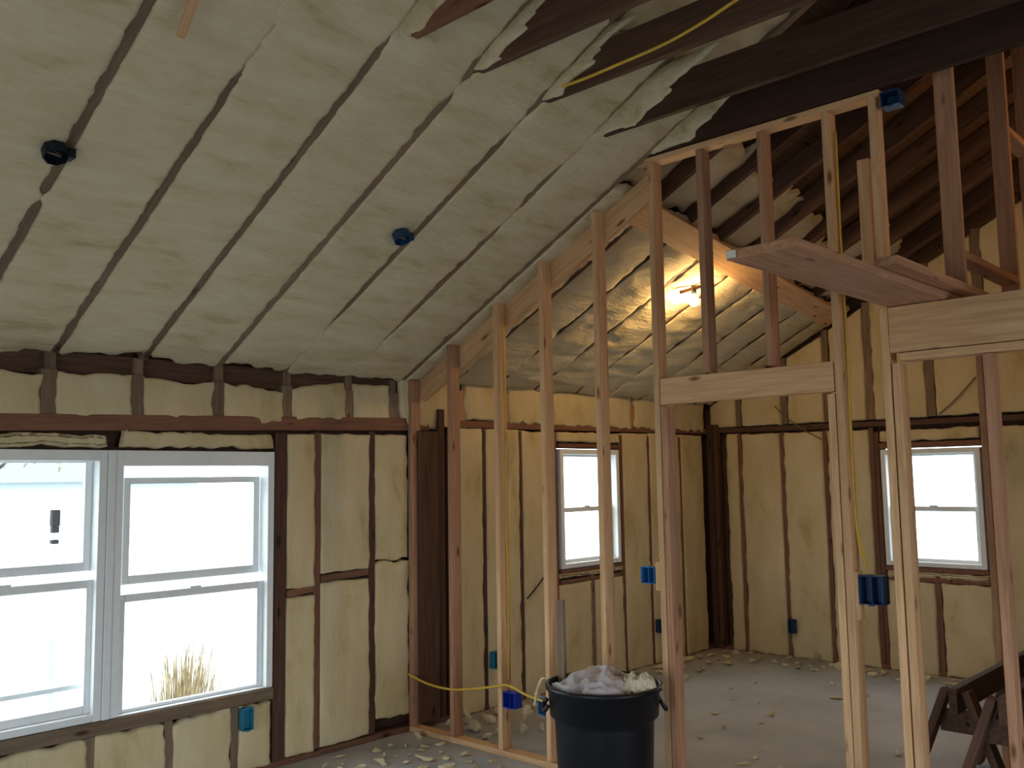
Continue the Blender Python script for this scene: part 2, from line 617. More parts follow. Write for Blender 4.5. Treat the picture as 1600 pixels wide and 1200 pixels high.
# foam over the window head, under the plate
wcell(1.22, 2.20, 1.985, 2.05, 50, res=(0.02, 0.01), rag=0.012, ragv=0.012, bulge=0.006, lvl=0.012)
wcell(2.30, 3.27, 1.985, 2.075, 51, res=(0.02, 0.01), rag=0.012, ragv=0.012, bulge=0.006, lvl=0.012)
wcell(3.385, 3.597, 0.04, 1.030, 52)
wcell(3.385, 3.597, 1.085, 2.085, 53)
wcell(3.645, 4.05, 0.05, 1.105, 54)
wcell(3.645, 4.05, 1.165, 2.095, 55)
wcell(4.10, 4.40, 0.13, 1.20, 56, rag=0.012)
wcell(4.10, 4.40, 1.21, 2.10, 57, rag=0.012)
wcell(4.83, 5.163, 0.002, 2.17, 58)
wcell(5.207, 5.588, 0.002, 2.17, 59)
wcell(5.632, 6.03, 0.002, 2.165, 60)
wcell(6.09, 6.97, 2.085, 2.17, 61, res=(0.03, 0.02))
wcell(6.07, 6.50, 0.002, 0.865, 62)
wcell(6.56, 6.975, 0.002, 0.865, 63)
wcell(6.09, 6.97, 0.915, 0.955, 68, res=(0.03, 0.01), bulge=0.002)
wcell(7.015, 7.41, 0.002, 2.185, 64)
wcell(7.45, 7.96, 0.002, 2.19, 65)
wcell(8.00, 8.40, 0.002, 2.19, 66)
for i in range(len(cripples) - 1):
    a, b = cripples[i], cripples[i + 1]
    zb = 2.085 + 0.0274 * ((a + b) / 2 - 1.0)
    wcell(a + 0.036, b - 0.036, zb, 2.40, 70 + i, rag=0.010, ragv=0.012, bulge=0.012, rip=(0.004, 3, 9), vtop=lambda u: 2.392 + 0.028 * fbm(u * 3.3, u * 0, 8, 2) + 0.05 * np.clip((u - 3.2), 0, 1))
fxs = [4.32, 4.95, 5.45, 6.0, 6.75, 7.2, 7.7, 8.5]
for i in range(len(fxs) - 1):
    wcell(fxs[i] + 0.03, fxs[i + 1] - 0.03, 2.225 if i else 2.16, 2.56, 90 + i, rag=0.018, ragv=0.02, bulge=0.02, rip=(0.008, 5, 7))
fw.build('spray_foam', M['foam_wall'], wl)

# ------------------------------------------------------------------ gable end wall
xb0, xb1 = XE + 0.10, XE + 0.14
we = boxes('wall_end', [
    (xb0, xb1, -4.6, W3[0], 0, 2.6), (xb0, xb1, W3[0], W3[1], 0, W3[2]), (xb0, xb1, W3[0], W3[1], W3[3], 2.6),
    (xb0, xb1, W3[1], YW + 0.14, 0, 2.6)], M['old'])
gv = [(xb0, YW + .14, 2.6), (xb0, -4.6, 2.6), (xb0, Y_RIDGE, zroof(Y_RIDGE) + 0.2), (xb1, YW + .14, 2.6), (xb1, -4.6, 2.6), (xb1, Y_RIDGE, zroof(Y_RIDGE) + 0.2)]
mesh('gable_sheathing', gv, [(0, 2, 1), (3, 4, 5), (0, 3, 5, 2), (2, 5, 4, 1)], M['deck'], we)
structure(we, 'foam filled gable wall with the small window')


def estud(y, z0, z1, w=0.042, m='oldred'):
    return board('stud', (XE + 0.045, y, z0), (XE + 0.045, y, z1), w, 0.088, (0, 1, 0), M[m], we)


board('bottom_plate', (XE + 0.045, -4.5, 0.02), (XE + 0.045, YW, 0.02), 0.088, 0.04, (1, 0, 0), M['oldred'], we)
board('top_plate', (XE + 0.045, -4.5, 2.17), (XE + 0.045, YW, 2.235), 0.05, 0.088, (0, 0, 1), M['old'], we)
# dark old corner boards
for y, w, m in ((5.165, 0.06, 'old'), (5.10, 0.045, 'old')):
    board('corner_board', (XE - 0.01 - 0.01 * R.random(), y, 0.04), (XE - 0.01, y, 2.30), w, 0.08, (0, 1, 0), M[m], we)
es = [4.845, 4.375, 3.925, 3.475]
for y in es:
    estud(y, 0.04, 2.19)
estud(2.48, 0.04, 2.14, 0.075, 'old')
estud(3.43, 0.04, 2.15, 0.04, 'oldred')
estud(2.955, 0.04, 0.86, 0.045)
for y in (2.0, 1.5, 1.0, 0.5, 0.0):
    estud(y, 0.04, 2.16)
for y in (4.845, 4.33, 3.88, 3.465, 2.92, 2.47, 2.0, 1.5, 1.0, 0.5):
    estud(y, 2.265, min(zroof(y) - 0.02, 4.6), 0.075 if y < 3.6 else 0.06, 'rafter')
fe = Foam()
Oe, Ue, Ve, Ne = (XE, 0, 0), (0, 1, 0), (0, 0, 1), (-1, 0, 0)


def ecell(u0, u1, v0, v1, seed, **k):
    k.setdefault('lvl', 0.003)
    k.setdefault('bulge', 0.012)
    k.setdefault('rag', 0.009)
    k.setdefault('res', (0.05, 0.06))
    k.setdefault('rip', (0.005, 3.0, 7.0))
    fe.cell(Oe, Ue, Ve, Ne, u0, u1, v0, v1, seed, **k)


ecell(4.87, 5.0, 0.002, 2.19, 120)
ecell(4.40, 4.82, 0.002, 2.185, 121)
ecell(3.95, 4.352, 0.002, 2.18, 122)
ecell(3.50, 3.902, 0.002, 2.18, 123)
ecell(W3[0] + .01, W3[1] - .01, 2.055, 2.155, 124, res=(0.04, 0.02), bulge=0.003)
ecell(2.985, 3.41, 0.002, 0.80, 125)
ecell(2.52, 2.925, 0.002, 0.80, 126)
ecell(W3[0], W3[1], 0.83, 0.885, 127, res=(0.04, 0.01), bulge=0.002)
ecell(2.03, 2.44, 0.002, 2.15, 128)
for i, y in enumerate((1.5, 1.0, 0.5, 0.0)):
    ecell(y + 0.03, y + 0.47, 0.002, 2.13, 130 + i)
gy = [4.845, 4.33, 3.88, 3.465, 2.92, 2.47, 2.0, 1.5, 1.0, 0.5]
ecell(4.88, 5.18, 2.265, 2.5, 140, vtop=lambda u: zroof(u) - 0.02)
for i in range(len(gy) - 1):
    w = 0.04
    ecell(gy[i + 1] + w, gy[i] - w, 2.262, zroof(gy[i]) - 0.03, 141 + i, vtop=lambda u: zroof(u) - 0.05)
fe.build('spray_foam', M['foam_wall'], we)

# ------------------------------------------------------------------ walls behind the camera, with unseen openings sized for fill light
wn = boxes('wall_near', [(-2.8, -2.66, -4.6, -1.0, 0, 2.62), (-2.8, -2.66, 3.0, YW + .14, 0, 2.62), (-2.8, -2.66, -1.0, 3.0, 2.25, 2.62), (-2.8, -2.66, -1.0, 3.0, 0, 0.55)], M['foam_wall'])
structure(wn)
mesh('gable_sheathing', [(-2.8, YW + .14, 2.62), (-2.8, -4.6, 2.62), (-2.8, Y_RIDGE, zroof(Y_RIDGE) + 0.2)], [(0, 1, 2)], M['deck'], wn)
wr = boxes('wall_right', [(-2.8, 0.2, -4.6, -4.46, 0, 2.75), (4.2, XE + .14, -4.6, -4.46, 0, 2.75), (0.2, 4.2, -4.6, -4.46, 2.35, 2.75), (0.2, 4.2, -4.6, -4.46, 0, 0.25)], M['foam_wall'])
structure(wr)

# unseen boarded wall added past the open studs to keep the attic dark
wi = boxes('wall_light_block', [(4.52, 4.54, -4.4, 0.80, 0.0, 2.58)], M['deck'])
structure(wi)
mesh('light_block_boarding', [(4.53, 0.80, 2.58), (4.53, -4.4, 2.58), (4.53, Y_RIDGE, zroof(Y_RIDGE) - 0.17), (4.53, 0.80, zroof(0.80) - 0.17)], [(0, 1, 2, 3)], M['deck'], wi)

# ------------------------------------------------------------------ roof: deck, rafters, foam
def slab(V8):
    return V8


dk = []
x0, x1 = -2.9, XE + 0.2
dd = -0.16
pA, pB = rp_(0, -0.35, dd), rp_(0, S_RIDGE + 0.1, dd)
zr = pB.z
yr = pB.y
V = [(x0, pA.y, pA.z), (x1, pA.y, pA.z), (x1, yr, zr), (x0, yr, zr), (x0, -4.8, zr - (yr + 4.8) * SL), (x1, -4.8, zr - (yr + 4.8) * SL)]
V += [(a, b, c + 0.03) for a, b, c in V]
ce = mesh('ceiling', V, [(0, 3, 2, 1), (3, 4, 5, 2), (6, 7, 8, 9), (9, 8, 11, 10), (0, 1, 7, 6), (4, 10, 11, 5), (1, 2, 8, 7), (2, 5, 11, 8), (0, 6, 9, 3), (3, 9, 10, 4)], M['deck'])
structure(ce, 'sloped ceiling of rafters and pale spray foam')
RX = [-2.43, -1.945, -1.46, -0.975, -0.49, -0.005, 0.48, 0.965, 1.46, 1.92, 2.41, 2.89, 3.37, 3.865, 4.36, 4.84, 5.30, 5.79, 6.31, 6.79, 7.28, 7.77, 8.25]
for x in RX:
    board('rafter', rp_(x, -0.02, -0.07), rp_(x, S_RIDGE - 0.05, -0.07), 0.14, 0.046, tuple(RN), M['rafter'] if x < 4.5 else M['old'], ce, bevel=0.002)
for x in RX[3:]:
    a = Vector((x, yr - 0.1, zr - 0.2))
    board('rafter', a, (x, -4.4, a.z - SL * (a.y + 4.4)), 0.14, 0.04, (0, 0, 1), M['rafter'], ce, bevel=0)
board('ridge_board', (x0 + .2, yr - .02, zr - 0.17), (XE, yr - .02, zr - 0.17), 0.22, 0.03, (0, 0, 1), M['old'], ce, bevel=0)

fr = Foam()


def valley_s(x):        # where the flat board crosses the roof of the far room
    t = (x - 4.56) / (8.3 - 4.56)
    return s_of(3.31 + 0.41 * t)


def clump(v, c, w, a):
    return a * np.exp(-((v - c) / w) ** 2)


for i in range(len(RX) - 1):
    a, b = RX[i], RX[i + 1]
    seed = 200 + i * 7
    main = b < 4.5
    e = 0.019 if main else 0.017

    def cover(v, i=i, a=a, b=b):
        l = np.zeros_like(v)
        r = np.zeros_like(v)
        # places where the foam laps right over a rafter
        for x, c, w, amt in ((1.92, 2.45, 0.35, .04), (2.41, 2.62, 0.18, .025), (3.37, 0.30, 0.30, .035), (3.37, 2.35, 0.10, .02), (3.865, 0.2, 0.35, .035),
                             (3.865, 1.75, 0.12, .025), (3.865, 2.38, 0.22, .03), (1.46, 1.15, 0.03, .03), (2.89, 2.42, .05, .03), (4.84, 0.3, 0.25, .03), (5.30, 0.35, 0.3, .03), (5.79, .2, .3, .03),
                             (6.31, .3, .25, .03), (6.79, .2, .3, .03), (7.28, .35, .25, .03)):
            if abs(x - a) < 0.01:
                l = l + clump(v, c, w, amt)
            if abs(x - b) < 0.01:
                r = r + clump(v, c, w, amt)
        return l, r
    if main:
        fr.cell(RO, (1, 0, 0), RU, RN, a + e, b - e, 0.0, s_of(2.50) + 0.15 * R.random(), seed, lvl=0.004, bulge=0.010, rag=0.005, vbot=lambda u: -0.005 + 0.035 * fbm(u * 3.7, u * 0, 77, 3),
                res=(0.035, 0.022), rip=(0.006, 2.4, 17.0), cover=cover, ragv=0.03, fr=24)
        # beyond the ties the foam sits deeper and patchier
        fr.cell(RO, (1, 0, 0), RU, RN, a + e, b - e, s_of(2.50) - 0.05, s_of(1.4) + 0.5 * R.random(), seed + 3, lvl=-0.04, bulge=0.02, rag=0.006,
                res=(0.04, 0.04), rip=(0.02, 4, 6.0), ragv=0.08, deep=-0.12)
    else:
        s1 = valley_s((a + b) / 2)
        fr.cell(RO, (1, 0, 0), RU, RN, a + e, b - e, 0.02, s1 + 0.08, seed, lvl=0.004, bulge=0.014, rag=0.007,
                res=(0.04, 0.03), rip=(0.010, 2.6, 11.0), cover=cover, ragv=0.02, fr=20)
        fr.cell(RO, (1, 0, 0), RU, RN, a + e + .003, b - e - .003, s1 + 0.02, s1 + 0.35 + 0.5 * R.random(), seed + 3, lvl=-0.09, bulge=0.02, rag=0.004,
                res=(0.05, 0.05), rip=(0.02, 4, 6.0), ragv=0.07, deep=-0.13)
# the bay against the end wall
fr.cell(RO, (1, 0, 0), RU, RN, 8.27, 8.55, 0.02, s_of(3.6), 390, bulge=0.014, ragv=0.02)
fr.build('spray_foam', M['foam_roof'], ce)

# ------------------------------------------------------------------ ceiling ties (old dark joists)
ties = [(2.45, 3.625, 0.19, 2.86, 'oldred', 'red-brown ceiling tie nearest the window end of the room'),
        (2.93, 3.655, 0.19, 3.04, 'old', 'dark ceiling tie between the red-brown tie and the one with the yellow cable'),
        (3.41, 3.655, 0.19, 3.05, 'old', 'dark ceiling tie with a yellow cable strung along it'),
        (3.905, 3.615, 0.20, 2.98, 'tie', 'blackened ceiling tie next before the stud partition'),
        (4.352, 3.64, 0.235, 3.06, 'tie', 'dark deep ceiling tie running directly over the stud partition')]
fc = None
for x, z, hgt, ys, mm, lab in ties:
    xx = x if x < 4.3 else 4.405
    o = board('ceiling_tie', (xx, ys - 0.02, z + hgt / 2), (xx, -2.9, z + hgt / 2), hgt, 0.04, (0, 0, 1), M[mm])
    tag(o, lab, 'joist', 'old ceiling ties')


# ragged foam lapped over the start of each tie
fc = Foam()
for k, (x, z, hgt, ys, mm, lab) in enumerate(ties):
    reach = (0.14, 0.22, 0.22, 0.26, 0.30)[k]
    xx = x if x < 4.3 else 4.405
    # on the near face of the tie: foam thins out raggedly toward the room
    fc.cell((xx - 0.021, ys + 0.02, z + 0.004), (0, -1, 0), (0, 0, 1), (-1, 0, 0), 0.0, reach, 0.0, hgt + 0.06, 500 + k,
            lvl=0.012, bulge=0.022, rag=0.02, ragv=0.012, res=(0.02, 0.02), rip=(0.008, 8, 8), deep=-0.004,
            cover=lambda v, hgt=hgt, reach=reach: (0 * v + 0.03, 1.9 * v + 0.06 * fbm(v * 22, v * 0 + 9 * reach, 5, 4)))
fc.build('foam_overspray', M['foam_roof'], ce)

# ------------------------------------------------------------------ the new stud partition
SX = XP + 0.0445


def pstud(y, z0, z1, label, m='pine', name='stud', x=SX, group='new studs of the partition', d=0.089, t=0.038, bow=0.0):
    o = board(name, (x, y, z0), (x, y, z1), t, d, (0, 1, 0), M[m], bow=bow)
    return tag(o, label, 'stud', group)


bp_ = board('floor_plate', (SX, 5.195, 0.0195), (SX, 3.045, 0.0195), 0.089, 0.038, (1, 0, 0), M['pine'])
tag(bp_, 'flat floor plate under the studs of the new partition', 'plate')
ZB = 0.0395
pstud(5.177, ZB, 2.50, 'reddish stud fixed to the window wall, first of the new partition', 'fir')
pstud(4.752, ZB, zroof(4.752) - .012, 'partition stud with orange top, second out from the window wall', 'fir')
pstud(4.295, ZB, zroof(4.295) - .012, 'partition stud with the royal blue outlet box near its foot')
pstud(3.880, ZB, zroof(3.88) - .012, 'pale partition stud close behind the rubbish can, on its window side')
pstud(3.433, ZB, zroof(3.433) - .012, 'partition stud rising straight behind the rubbish can')
pstud(3.005, 0.002, 3.598, 'tall door stud reaching the top plate, on the rubbish can side', bow=0.004)
pstud(2.9655, 0.002, 2.163, 'trimmer stud doubled under the door header, rubbish can side', 'fir')
pstud(2.677, 2.335, 3.598, 'short stud above the door header, just beside the bulb', 'fir', group='short studs above the door header')
pstud(2.299, 2.335, 3.598, 'short stud above the door header, passing behind the plank end', 'fir', group='short studs above the door header')
pstud(1.937, 0.002, 3.598, 'tall door stud with the double navy box', bow=-0.004)
pstud(1.9765, 0.002, 2.163, 'trimmer stud under the door header, on the navy box side')
pstud(1.697, 2.60, 3.615, 'pale upper stud standing beside the plank under the tie', group='upper studs over the beam')
pstud(1.785, 2.70, 3.33, 'short wide pale block nailed behind the upper stud', name='block', x=SX + 0.05, group=None, t=0.06, d=0.04)
pstud(1.697, 0.002, 2.553, 'tall pale post at the end of the wide beam')
pstud(1.652, 0.002, 2.285, 'trimmer stud under the end of the wide beam')
pstud(1.252, 0.002, 2.290, 'stud under the wide beam at the picture edge, before the sawhorse', 'fir')

hd = board('door_header', (SX - 0.02, 2.984, 2.249), (SX - 0.02, 1.958, 2.249), 0.150, 0.046, (0, 0, 1), M['pine'])
tag(hd, 'pale header board over the door opening with a knot', 'header')
hb = board('header_beam', (SX - 0.02, 1.676, 2.444), (SX - 0.02, -0.6, 2.444), 0.218, 0.048, (0, 0, 1), M['pine'])
tag(hb, 'wide pale header beam crossing to the picture edge', 'beam')
hp = board('beam_plate', (SX, 1.632, 2.312), (SX, -0.6, 2.312), 0.089, 0.038, (1, 0, 0), M['pine'])
tag(hp, 'flat plate nailed under the wide header beam', 'plate')
tpb = board('sloped_plate', (4.512, 5.17, zroof(5.17) - 0.10), (4.512, 3.06, zroof(3.06) - 0.10), 0.150, 0.038, (0, 0, 1), M['pine'])
tag(tpb, 'pale sloping plate along the roof line behind the stud tops', 'plate')
tpl = board('top_plate_board', (SX + 0.002, 3.10, 3.617), (SX + 0.002, 1.66, 3.617), 0.089, 0.034, (1, 0, 0), M['pine'])
tag(tpl, 'pale level top plate beneath the deep tie', 'plate')
# flat board across the far roof
va, vb2 = rp_(4.56, s_of(3.31), 0.034), rp_(8.45, s_of(3.735), 0.034)
vbrd = board('valley_board', va, vb2, 0.21, 0.03, (0, -1, SL), M['pine'])
tag(vbrd, 'broad pale board laid diagonally under the far room roof', 'board')
# plank over the beam
pk = thing('plank', (3.0, 1.57, 2.557), 'wide plank laid over the beam with a white tag on its end', 'plank')
pa, pb = Vector((2.98, 1.575, 2.576)), Vector((8.4, 1.47, 2.576))
board('board', pa, pb, 0.275, 0.037, (0, 1, 0), M['fir'], pk)
boxes('tag', [(2.974, 2.979, 1.67, 1.708, 2.562, 2.589)], M['tag'], pk)['label'] = 'small white paper tag'
sp = board('wall_plate_board', (3.68, 1.395, 2.615), (8.4, 1.36, 2.615), 0.089, 0.036, (0, 1, 0), M['fir'])
tag(sp, 'narrower board lying on top of the wide plank', 'board')
# upper side wall, seen end-on through the ties
for x, lab in ((4.62, 'first'), (5.52, 'second'), (6.06, 'third')):
    o = board('upper_stud', (x, 1.425, 2.634), (x, 1.425, 4.35), 0.089, 0.038, (0, 1, 0), M['fir'])
    tag(o, '%s orange-lit upper stud going back above the plank, counted from the post' % lab, 'stud', 'upper studs above the plank')
for xa, xb, z, lab in ((4.642, 5.498, 2.80, 'low orange-lit block between the upper studs above the plank'),
                       (5.542, 6.038, 3.66, 'high block between the upper studs, near the dark tie'),
                       (6.082, 7.0, 3.42, 'block running past the last upper stud to the picture edge')):
    o = board('block', (xa, 1.425, z), (xb, 1.425, z), 0.089, 0.038, (0, 1, 0), M['fir'])
    tag(o, lab, 'block', 'blocks between the upper studs')
# a reddish stud standing further back in the far room
o = board('stud', (6.2, 1.80, 0.002), (6.2, 1.80, 2.554), 0.038, 0.089, (0, 1, 0), M['fir'])
tag(o, 'reddish stud standing in the far room below the plank', 'stud')
o = board('foam_drip', rp_(1.555, 2.52, 0.04), rp_(1.575, 2.24, 0.10), 0.035, 0.018, (1, 0, 0), M['pine'])  # foam drip, built as a small strip of pine
tag(o, 'short pale foam drip, built as a pine strip, hanging from the ceiling at the top edge', 'strip')


# ------------------------------------------------------------------ windows
def dh_window(n, axis, a0, a1, z0, z1, face, rails, foot=0.04, head=0.045):
    """double-hung window; axis 'x' lies in the window wall, 'y' in the end wall. rails: list of units."""
    def bx(u0, u1, d0, d1, zz0, zz1):
        if axis == 'x':
            return (u0, u1, face + d0, face + d1, zz0, zz1)
        return (face + d0, face + d1, u0, u1, zz0, zz1)
    t = 0.045
    root = boxes('window_%d' % n, [bx(a0, a0 + t, -0.012, 0.13, z0, z1), bx(a1 - t, a1, -0.012, 0.13, z0, z1),
                                   bx(a0 + t, a1 - t, -0.012, 0.13, z1 - head, z1), bx(a0 + t, a1 - t, -0.008, 0.13, z0, z0 + foot)], M['vinyl'], bevel=0.004)
    structure(root)
    for (u0, u1, d, zb, zt, rb, rt) in rails:
        st = 0.042
        s = boxes('sash', [bx(u0, u0 + st, d, d + 0.032, zb, zt), bx(u1 - st, u1, d, d + 0.032, zb, zt),
                           bx(u0 + st, u1 - st, d, d + 0.032, zb, zb + rb), bx(u0 + st, u1 - st, d, d + 0.032, zt - rt, zt)], M['vinyl'], root, bevel=0.004)
        g = boxes('pane', [bx(u0 + st - .005, u1 - st + .005, d + 0.012, d + 0.017, zb + rb - .005, zt - rt + .005)], M['glass'], s)
        c = 0.5 * (u0 + u1)
        if d < 0.06:
            boxes('sash_lock', [bx(c - 0.035, c + 0.035, d - 0.012, d + 0.02, zt - 0.004, zt + 0.012)], M['vinyl'], s, bevel=0.004)
    return root


w1 = dh_window(1, 'x', 2.262, 3.28, W1[2], W1[3], YW, [
    (2.345, 3.225, 0.072, 1.205, 1.812, 0.05, 0.038), (2.312, 3.235, 0.034, 0.507, 1.155, 0.018, 0.044)], foot=0.006, head=0.088)
w2 = dh_window(2, 'x', 1.205, 2.215, W1[2], W1[3], YW, [
    (1.26, 2.17, 0.072, 1.30, 1.915, 0.05, 0.02), (1.25, 2.18, 0.034, 0.54, 1.255, 0.045, 0.044)], head=0.06)
boxes('storm_rail', [(1.25, 2.17, YW + 0.112, YW + 0.125, 0.665, 0.69)], M['vinyl'], w2)
boxes('mullion_post', [(2.217, 2.260, YW - 0.02, YW + 0.12, W1[2], W1[3])], M['vinyl'], w1, bevel=0.004)
boxes('window_sill', [(1.2, 3.285, YW - 0.02, YW + 0.14, 0.425, 0.498)], M['rafter'], w1, bevel=0.006)['label'] = 'rough dusty wooden sill'
w3 = dh_window(3, 'x', W2[0] + .005, W2[1] - .005, W2[2] + .01, W2[3] - .01, YW, [
    (6.15, 6.90, 0.085, 1.47, 1.985, 0.035, 0.03), (6.15, 6.90, 0.05, 1.03, 1.51, 0.035, 0.04)])
w4 = dh_window(4, 'y', W3[0] + .005, W3[1] - .005, W3[2] + .005, W3[3] - .01, XE, [
    (2.585, 3.35, 0.085, 1.42, 1.945, 0.035, 0.03), (2.585, 3.35, 0.05, 0.97, 1.465, 0.035, 0.04)])
# wooden surrounds of the small windows
boxes('wood_surround', [(W2[0] - .005, W2[1] + .005, YW - .004, YW + .08, W2[3] + .005, W2[3] + .04), (W2[0] - .005, W2[1] + .005, YW - .004, YW + .08, W2[2] - .03, W2[2] - .002),
                        (W2[0] - .005, W2[1] + .005, YW - .002, YW + .08, W2[2] - .115, W2[2] - .085)], M['oldred'], w3)
boxes('wood_surround', [(XE - .004, XE + .08, W3[0] - .005, W3[1] + .005, W3[3] + .005, W3[3] + .05), (XE - .004, XE + .08, W3[0] - .005, W3[1] + .005, W3[2] - .04, W3[2] - .002),
                        (XE - .002, XE + .08, W3[0] - .005, W3[1] + .005, W3[2] - .125, W3[2] - .09)], M['oldred'], w4)


# ------------------------------------------------------------------ electrical boxes
def elbox(name, c, sx, sy, sz, face, m, label, wire=None, cat='electrical box', gang=1):
    """open box; face = axis direction of the open side ('-x','-y','+y')"""
    root = thing(name, (c[0], c[1], c[2] - sz / 2), label, cat)
    t = 0.004
    x0, x1, y0, y1, z0, z1 = c[0] - sx / 2, c[0] + sx / 2, c[1] - sy / 2, c[1] + sy / 2, c[2] - sz / 2, c[2] + sz / 2
    L = [(x0, x1, y0, y1, z0, z0 + t), (x0, x1, y0, y1, z1 - t, z1)]
    if face in ('-x',):
        L += [(x0, x1, y0, y0 + t, z0 + t, z1 - t), (x0, x1, y1 - t, y1, z0 + t, z1 - t), (x1 - t, x1, y0 + t, y1 - t, z0 + t, z1 - t)]
        for g in range(1, gang):
            yy = y0 + (y1 - y0) * g / gang
            L.append((x0 + .01, x1, yy - .002, yy + .002, z0 + t, z1 - t))
    else:
        L += [(x0, x0 + t, y0, y1, z0 + t, z1 - t), (x1 - t, x1, y0, y1, z0 + t, z1 - t), (x0 + t, x1 - t, y1 - t, y1, z0 + t, z1 - t)]
        for g in range(1, gang):
            xx = x0 + (x1 - x0) * g / gang
            L.append((xx - .002, xx + .002, y0 + .01, y1, z0 + t, z1 - t))
    boxes('body', L, m, root, bevel=0.0012)
    ears = []
    for s in (z0 - 0.006, z1):
        if face == '-x':
            ears.append((x0, x0 + 0.01, c[1] - 0.012, c[1] + 0.012, s, s + 0.006))
        else:
            ears.append((c[0] - 0.012, c[0] + 0.012, y0, y0 + 0.01, s, s + 0.006))
    for e_ in ears:
        boxes('mounting_ear', [e_], m, root)
    if wire:
        tube('wire', wire, 0.004, M['cable'], root)
    return root


elbox('outlet_box', (4.442, 4.222, 0.356), 0.075, 0.100, 0.098, '-x', M['royal'], 'royal blue outlet box low on a partition stud', [(4.46, 4.25, 0.40), (4.45, 4.24, 0.45), (4.45, 4.268, 0.455), (4.45, 4.27, 0.43)], gang=2)
elbox('outlet_box', (4.445, 3.938, 0.358), 0.075, 0.070, 0.098, '-x', M['blue'], 'bright blue outlet box half hidden by the stud beside the can', [(4.45, 3.94, 0.40), (4.45, 3.93, 0.45), (4.455, 3.915, 0.50)])
elbox('switch_box', (4.445, 3.115, 1.212), 0.075, 0.092, 0.092, '-x', M['blue'], 'bright blue switch box at chest height above the can', [(4.45, 3.09, 1.255), (4.45, 3.07, 1.31), (4.45, 3.03, 1.36)], gang=2)
o = board('block', (4.45, 3.044, 1.13), (4.45, 3.044, 1.29), 0.036, 0.08, (0, 1, 0), M['pine'])
tag(o, 'small pale block holding the switch box off the stud', 'block')
nb = elbox('switch_box', (4.45, 1.835, 1.215), 0.085, 0.115, 0.135, '-x', M['navy'], 'large navy double switch box on the tall door stud', [(4.46, 1.86, 1.28), (4.46, 1.875, 1.36), (4.46, 1.905, 1.5)], gang=2)
o = board('block', (4.44, 1.905, 1.07), (4.44, 1.905, 1.30), 0.022, 0.06, (0, 1, 0), M['pine'])
tag(o, 'thin pale packing strip behind the navy switch box', 'block')
elbox('outlet_box', (3.088, YW - 0.034, 0.345), 0.072, 0.05, 0.13, '-y', M['teal'], 'teal outlet box in the foam under the double window')
elbox('outlet_box', (5.244, YW - 0.034, 0.375), 0.07, 0.05, 0.125, '-y', M['teal'], 'teal outlet box on the window wall beside the stud with the royal blue box')
elbox('outlet_box', (7.485, YW - 0.034, 0.355), 0.07, 0.05, 0.12, '-y', M['navy'], 'dark blue outlet box on the far window wall past the small window')
elbox('outlet_box', (XE - 0.036, 4.33, 0.305), 0.05, 0.07, 0.13, '-x', M['navy'], 'dark blue outlet box low on the gable wall')
elbox('tie_box', (4.445, 1.61, 3.575), 0.08, 0.09, 0.075, '-x', M['navy'], 'dark blue box tucked under the dark tie beside the upper stud')


def round_box(x, y, label, m):
    root = thing('ceiling_box', tuple(rp_(x, s_of(y), 0.0)), label, 'electrical box')
    c = rp_(x, s_of(y), 0.018)
    ex, ey, ez = Vector((1, 0, 0)), RU, RN
    V, F = [], []
    prof = [(0.001, 0.0), (0.052, 0.0), (0.052, 0.046), (0.047, 0.048), (0.047, 0.012), (0.001, 0.012)]
    n = 8
    for r, d in prof:
        for j in range(n):
            a = 2 * math.pi * (j + .5) / n
            V.append(c + r * math.cos(a) * ex + r * math.sin(a) * ey + d * ez)
    for i in range(len(prof) - 1):
        for j in range(n):
            F.append((i * n + j, i * n + (j + 1) % n, (i + 1) * n + (j + 1) % n, (i + 1) * n + j))
    mesh('body', V, F, m, root)
    tube('wire', [c + 0.01 * ez, c + 0.035 * ez + 0.02 * ex, c + 0.042 * ez - 0.015 * ex + 0.01 * ey, c + 0.03 * ez - 0.03 * ex], 0.004, M['wire'], root)
    boxes('bracket', [(c.x + 0.05, c.x + 0.075, c.y - 0.03, c.y + 0.03, c.z - 0.03, c.z + 0.01)], m, root)
    return root


round_box(1.405, 3.90, 'dark round ceiling box on the rafter over the near end of the room', M['dark'])
round_box(3.265, 3.92, 'blue round ceiling box on the rafter midway along the ceiling', M['navy'])

# ------------------------------------------------------------------ cables
o = tube('cable', [(4.388, 5.19, 0.40), (4.388, 4.98, 0.36), (4.389, 4.752, 0.355), (4.388, 4.55, 0.385), (4.388, 4.38, 0.42), (4.389, 4.295, 0.44), (4.388, 4.2, 0.455), (4.386, 4.05, 0.42), (4.388, 3.9, 0.40)], 0.008, M['cable'])
tag(o, 'yellow cable sagging through the feet of the partition studs', 'cable')
o = tube('cable', [(4.455, 4.268, 0.47), (4.458, 4.262, 1.0), (4.452, 4.266, 1.6), (4.458, 4.262, 2.2), (4.45, 4.266, 2.85)], 0.006, M['cable'])
tag(o, 'yellow cable stapled up the stud above the royal blue box', 'cable')
o = tube('cable', [(4.45, 1.865, 1.32), (4.46, 1.908, 1.5), (4.455, 1.909, 2.0), (4.46, 1.907, 2.5), (4.455, 1.909, 2.9), (4.46, 1.908, 3.5)], 0.006, M['cable'])
tag(o, 'yellow cable running up the tall door stud from the navy box', 'cable')
o = tube('cable', [(3.382, 3.05, 3.70), (3.378, 2.7, 3.685), (3.378, 2.45, 3.69), (3.378, 2.2, 3.70), (3.378, 2.0, 3.73), (3.378, 1.7, 3.79), (3.378, 1.2, 3.80), (3.378, 0.4, 3.79)], 0.008, M['cable'])
tag(o, 'yellow cable strung along the face of a dark ceiling tie', 'cable')
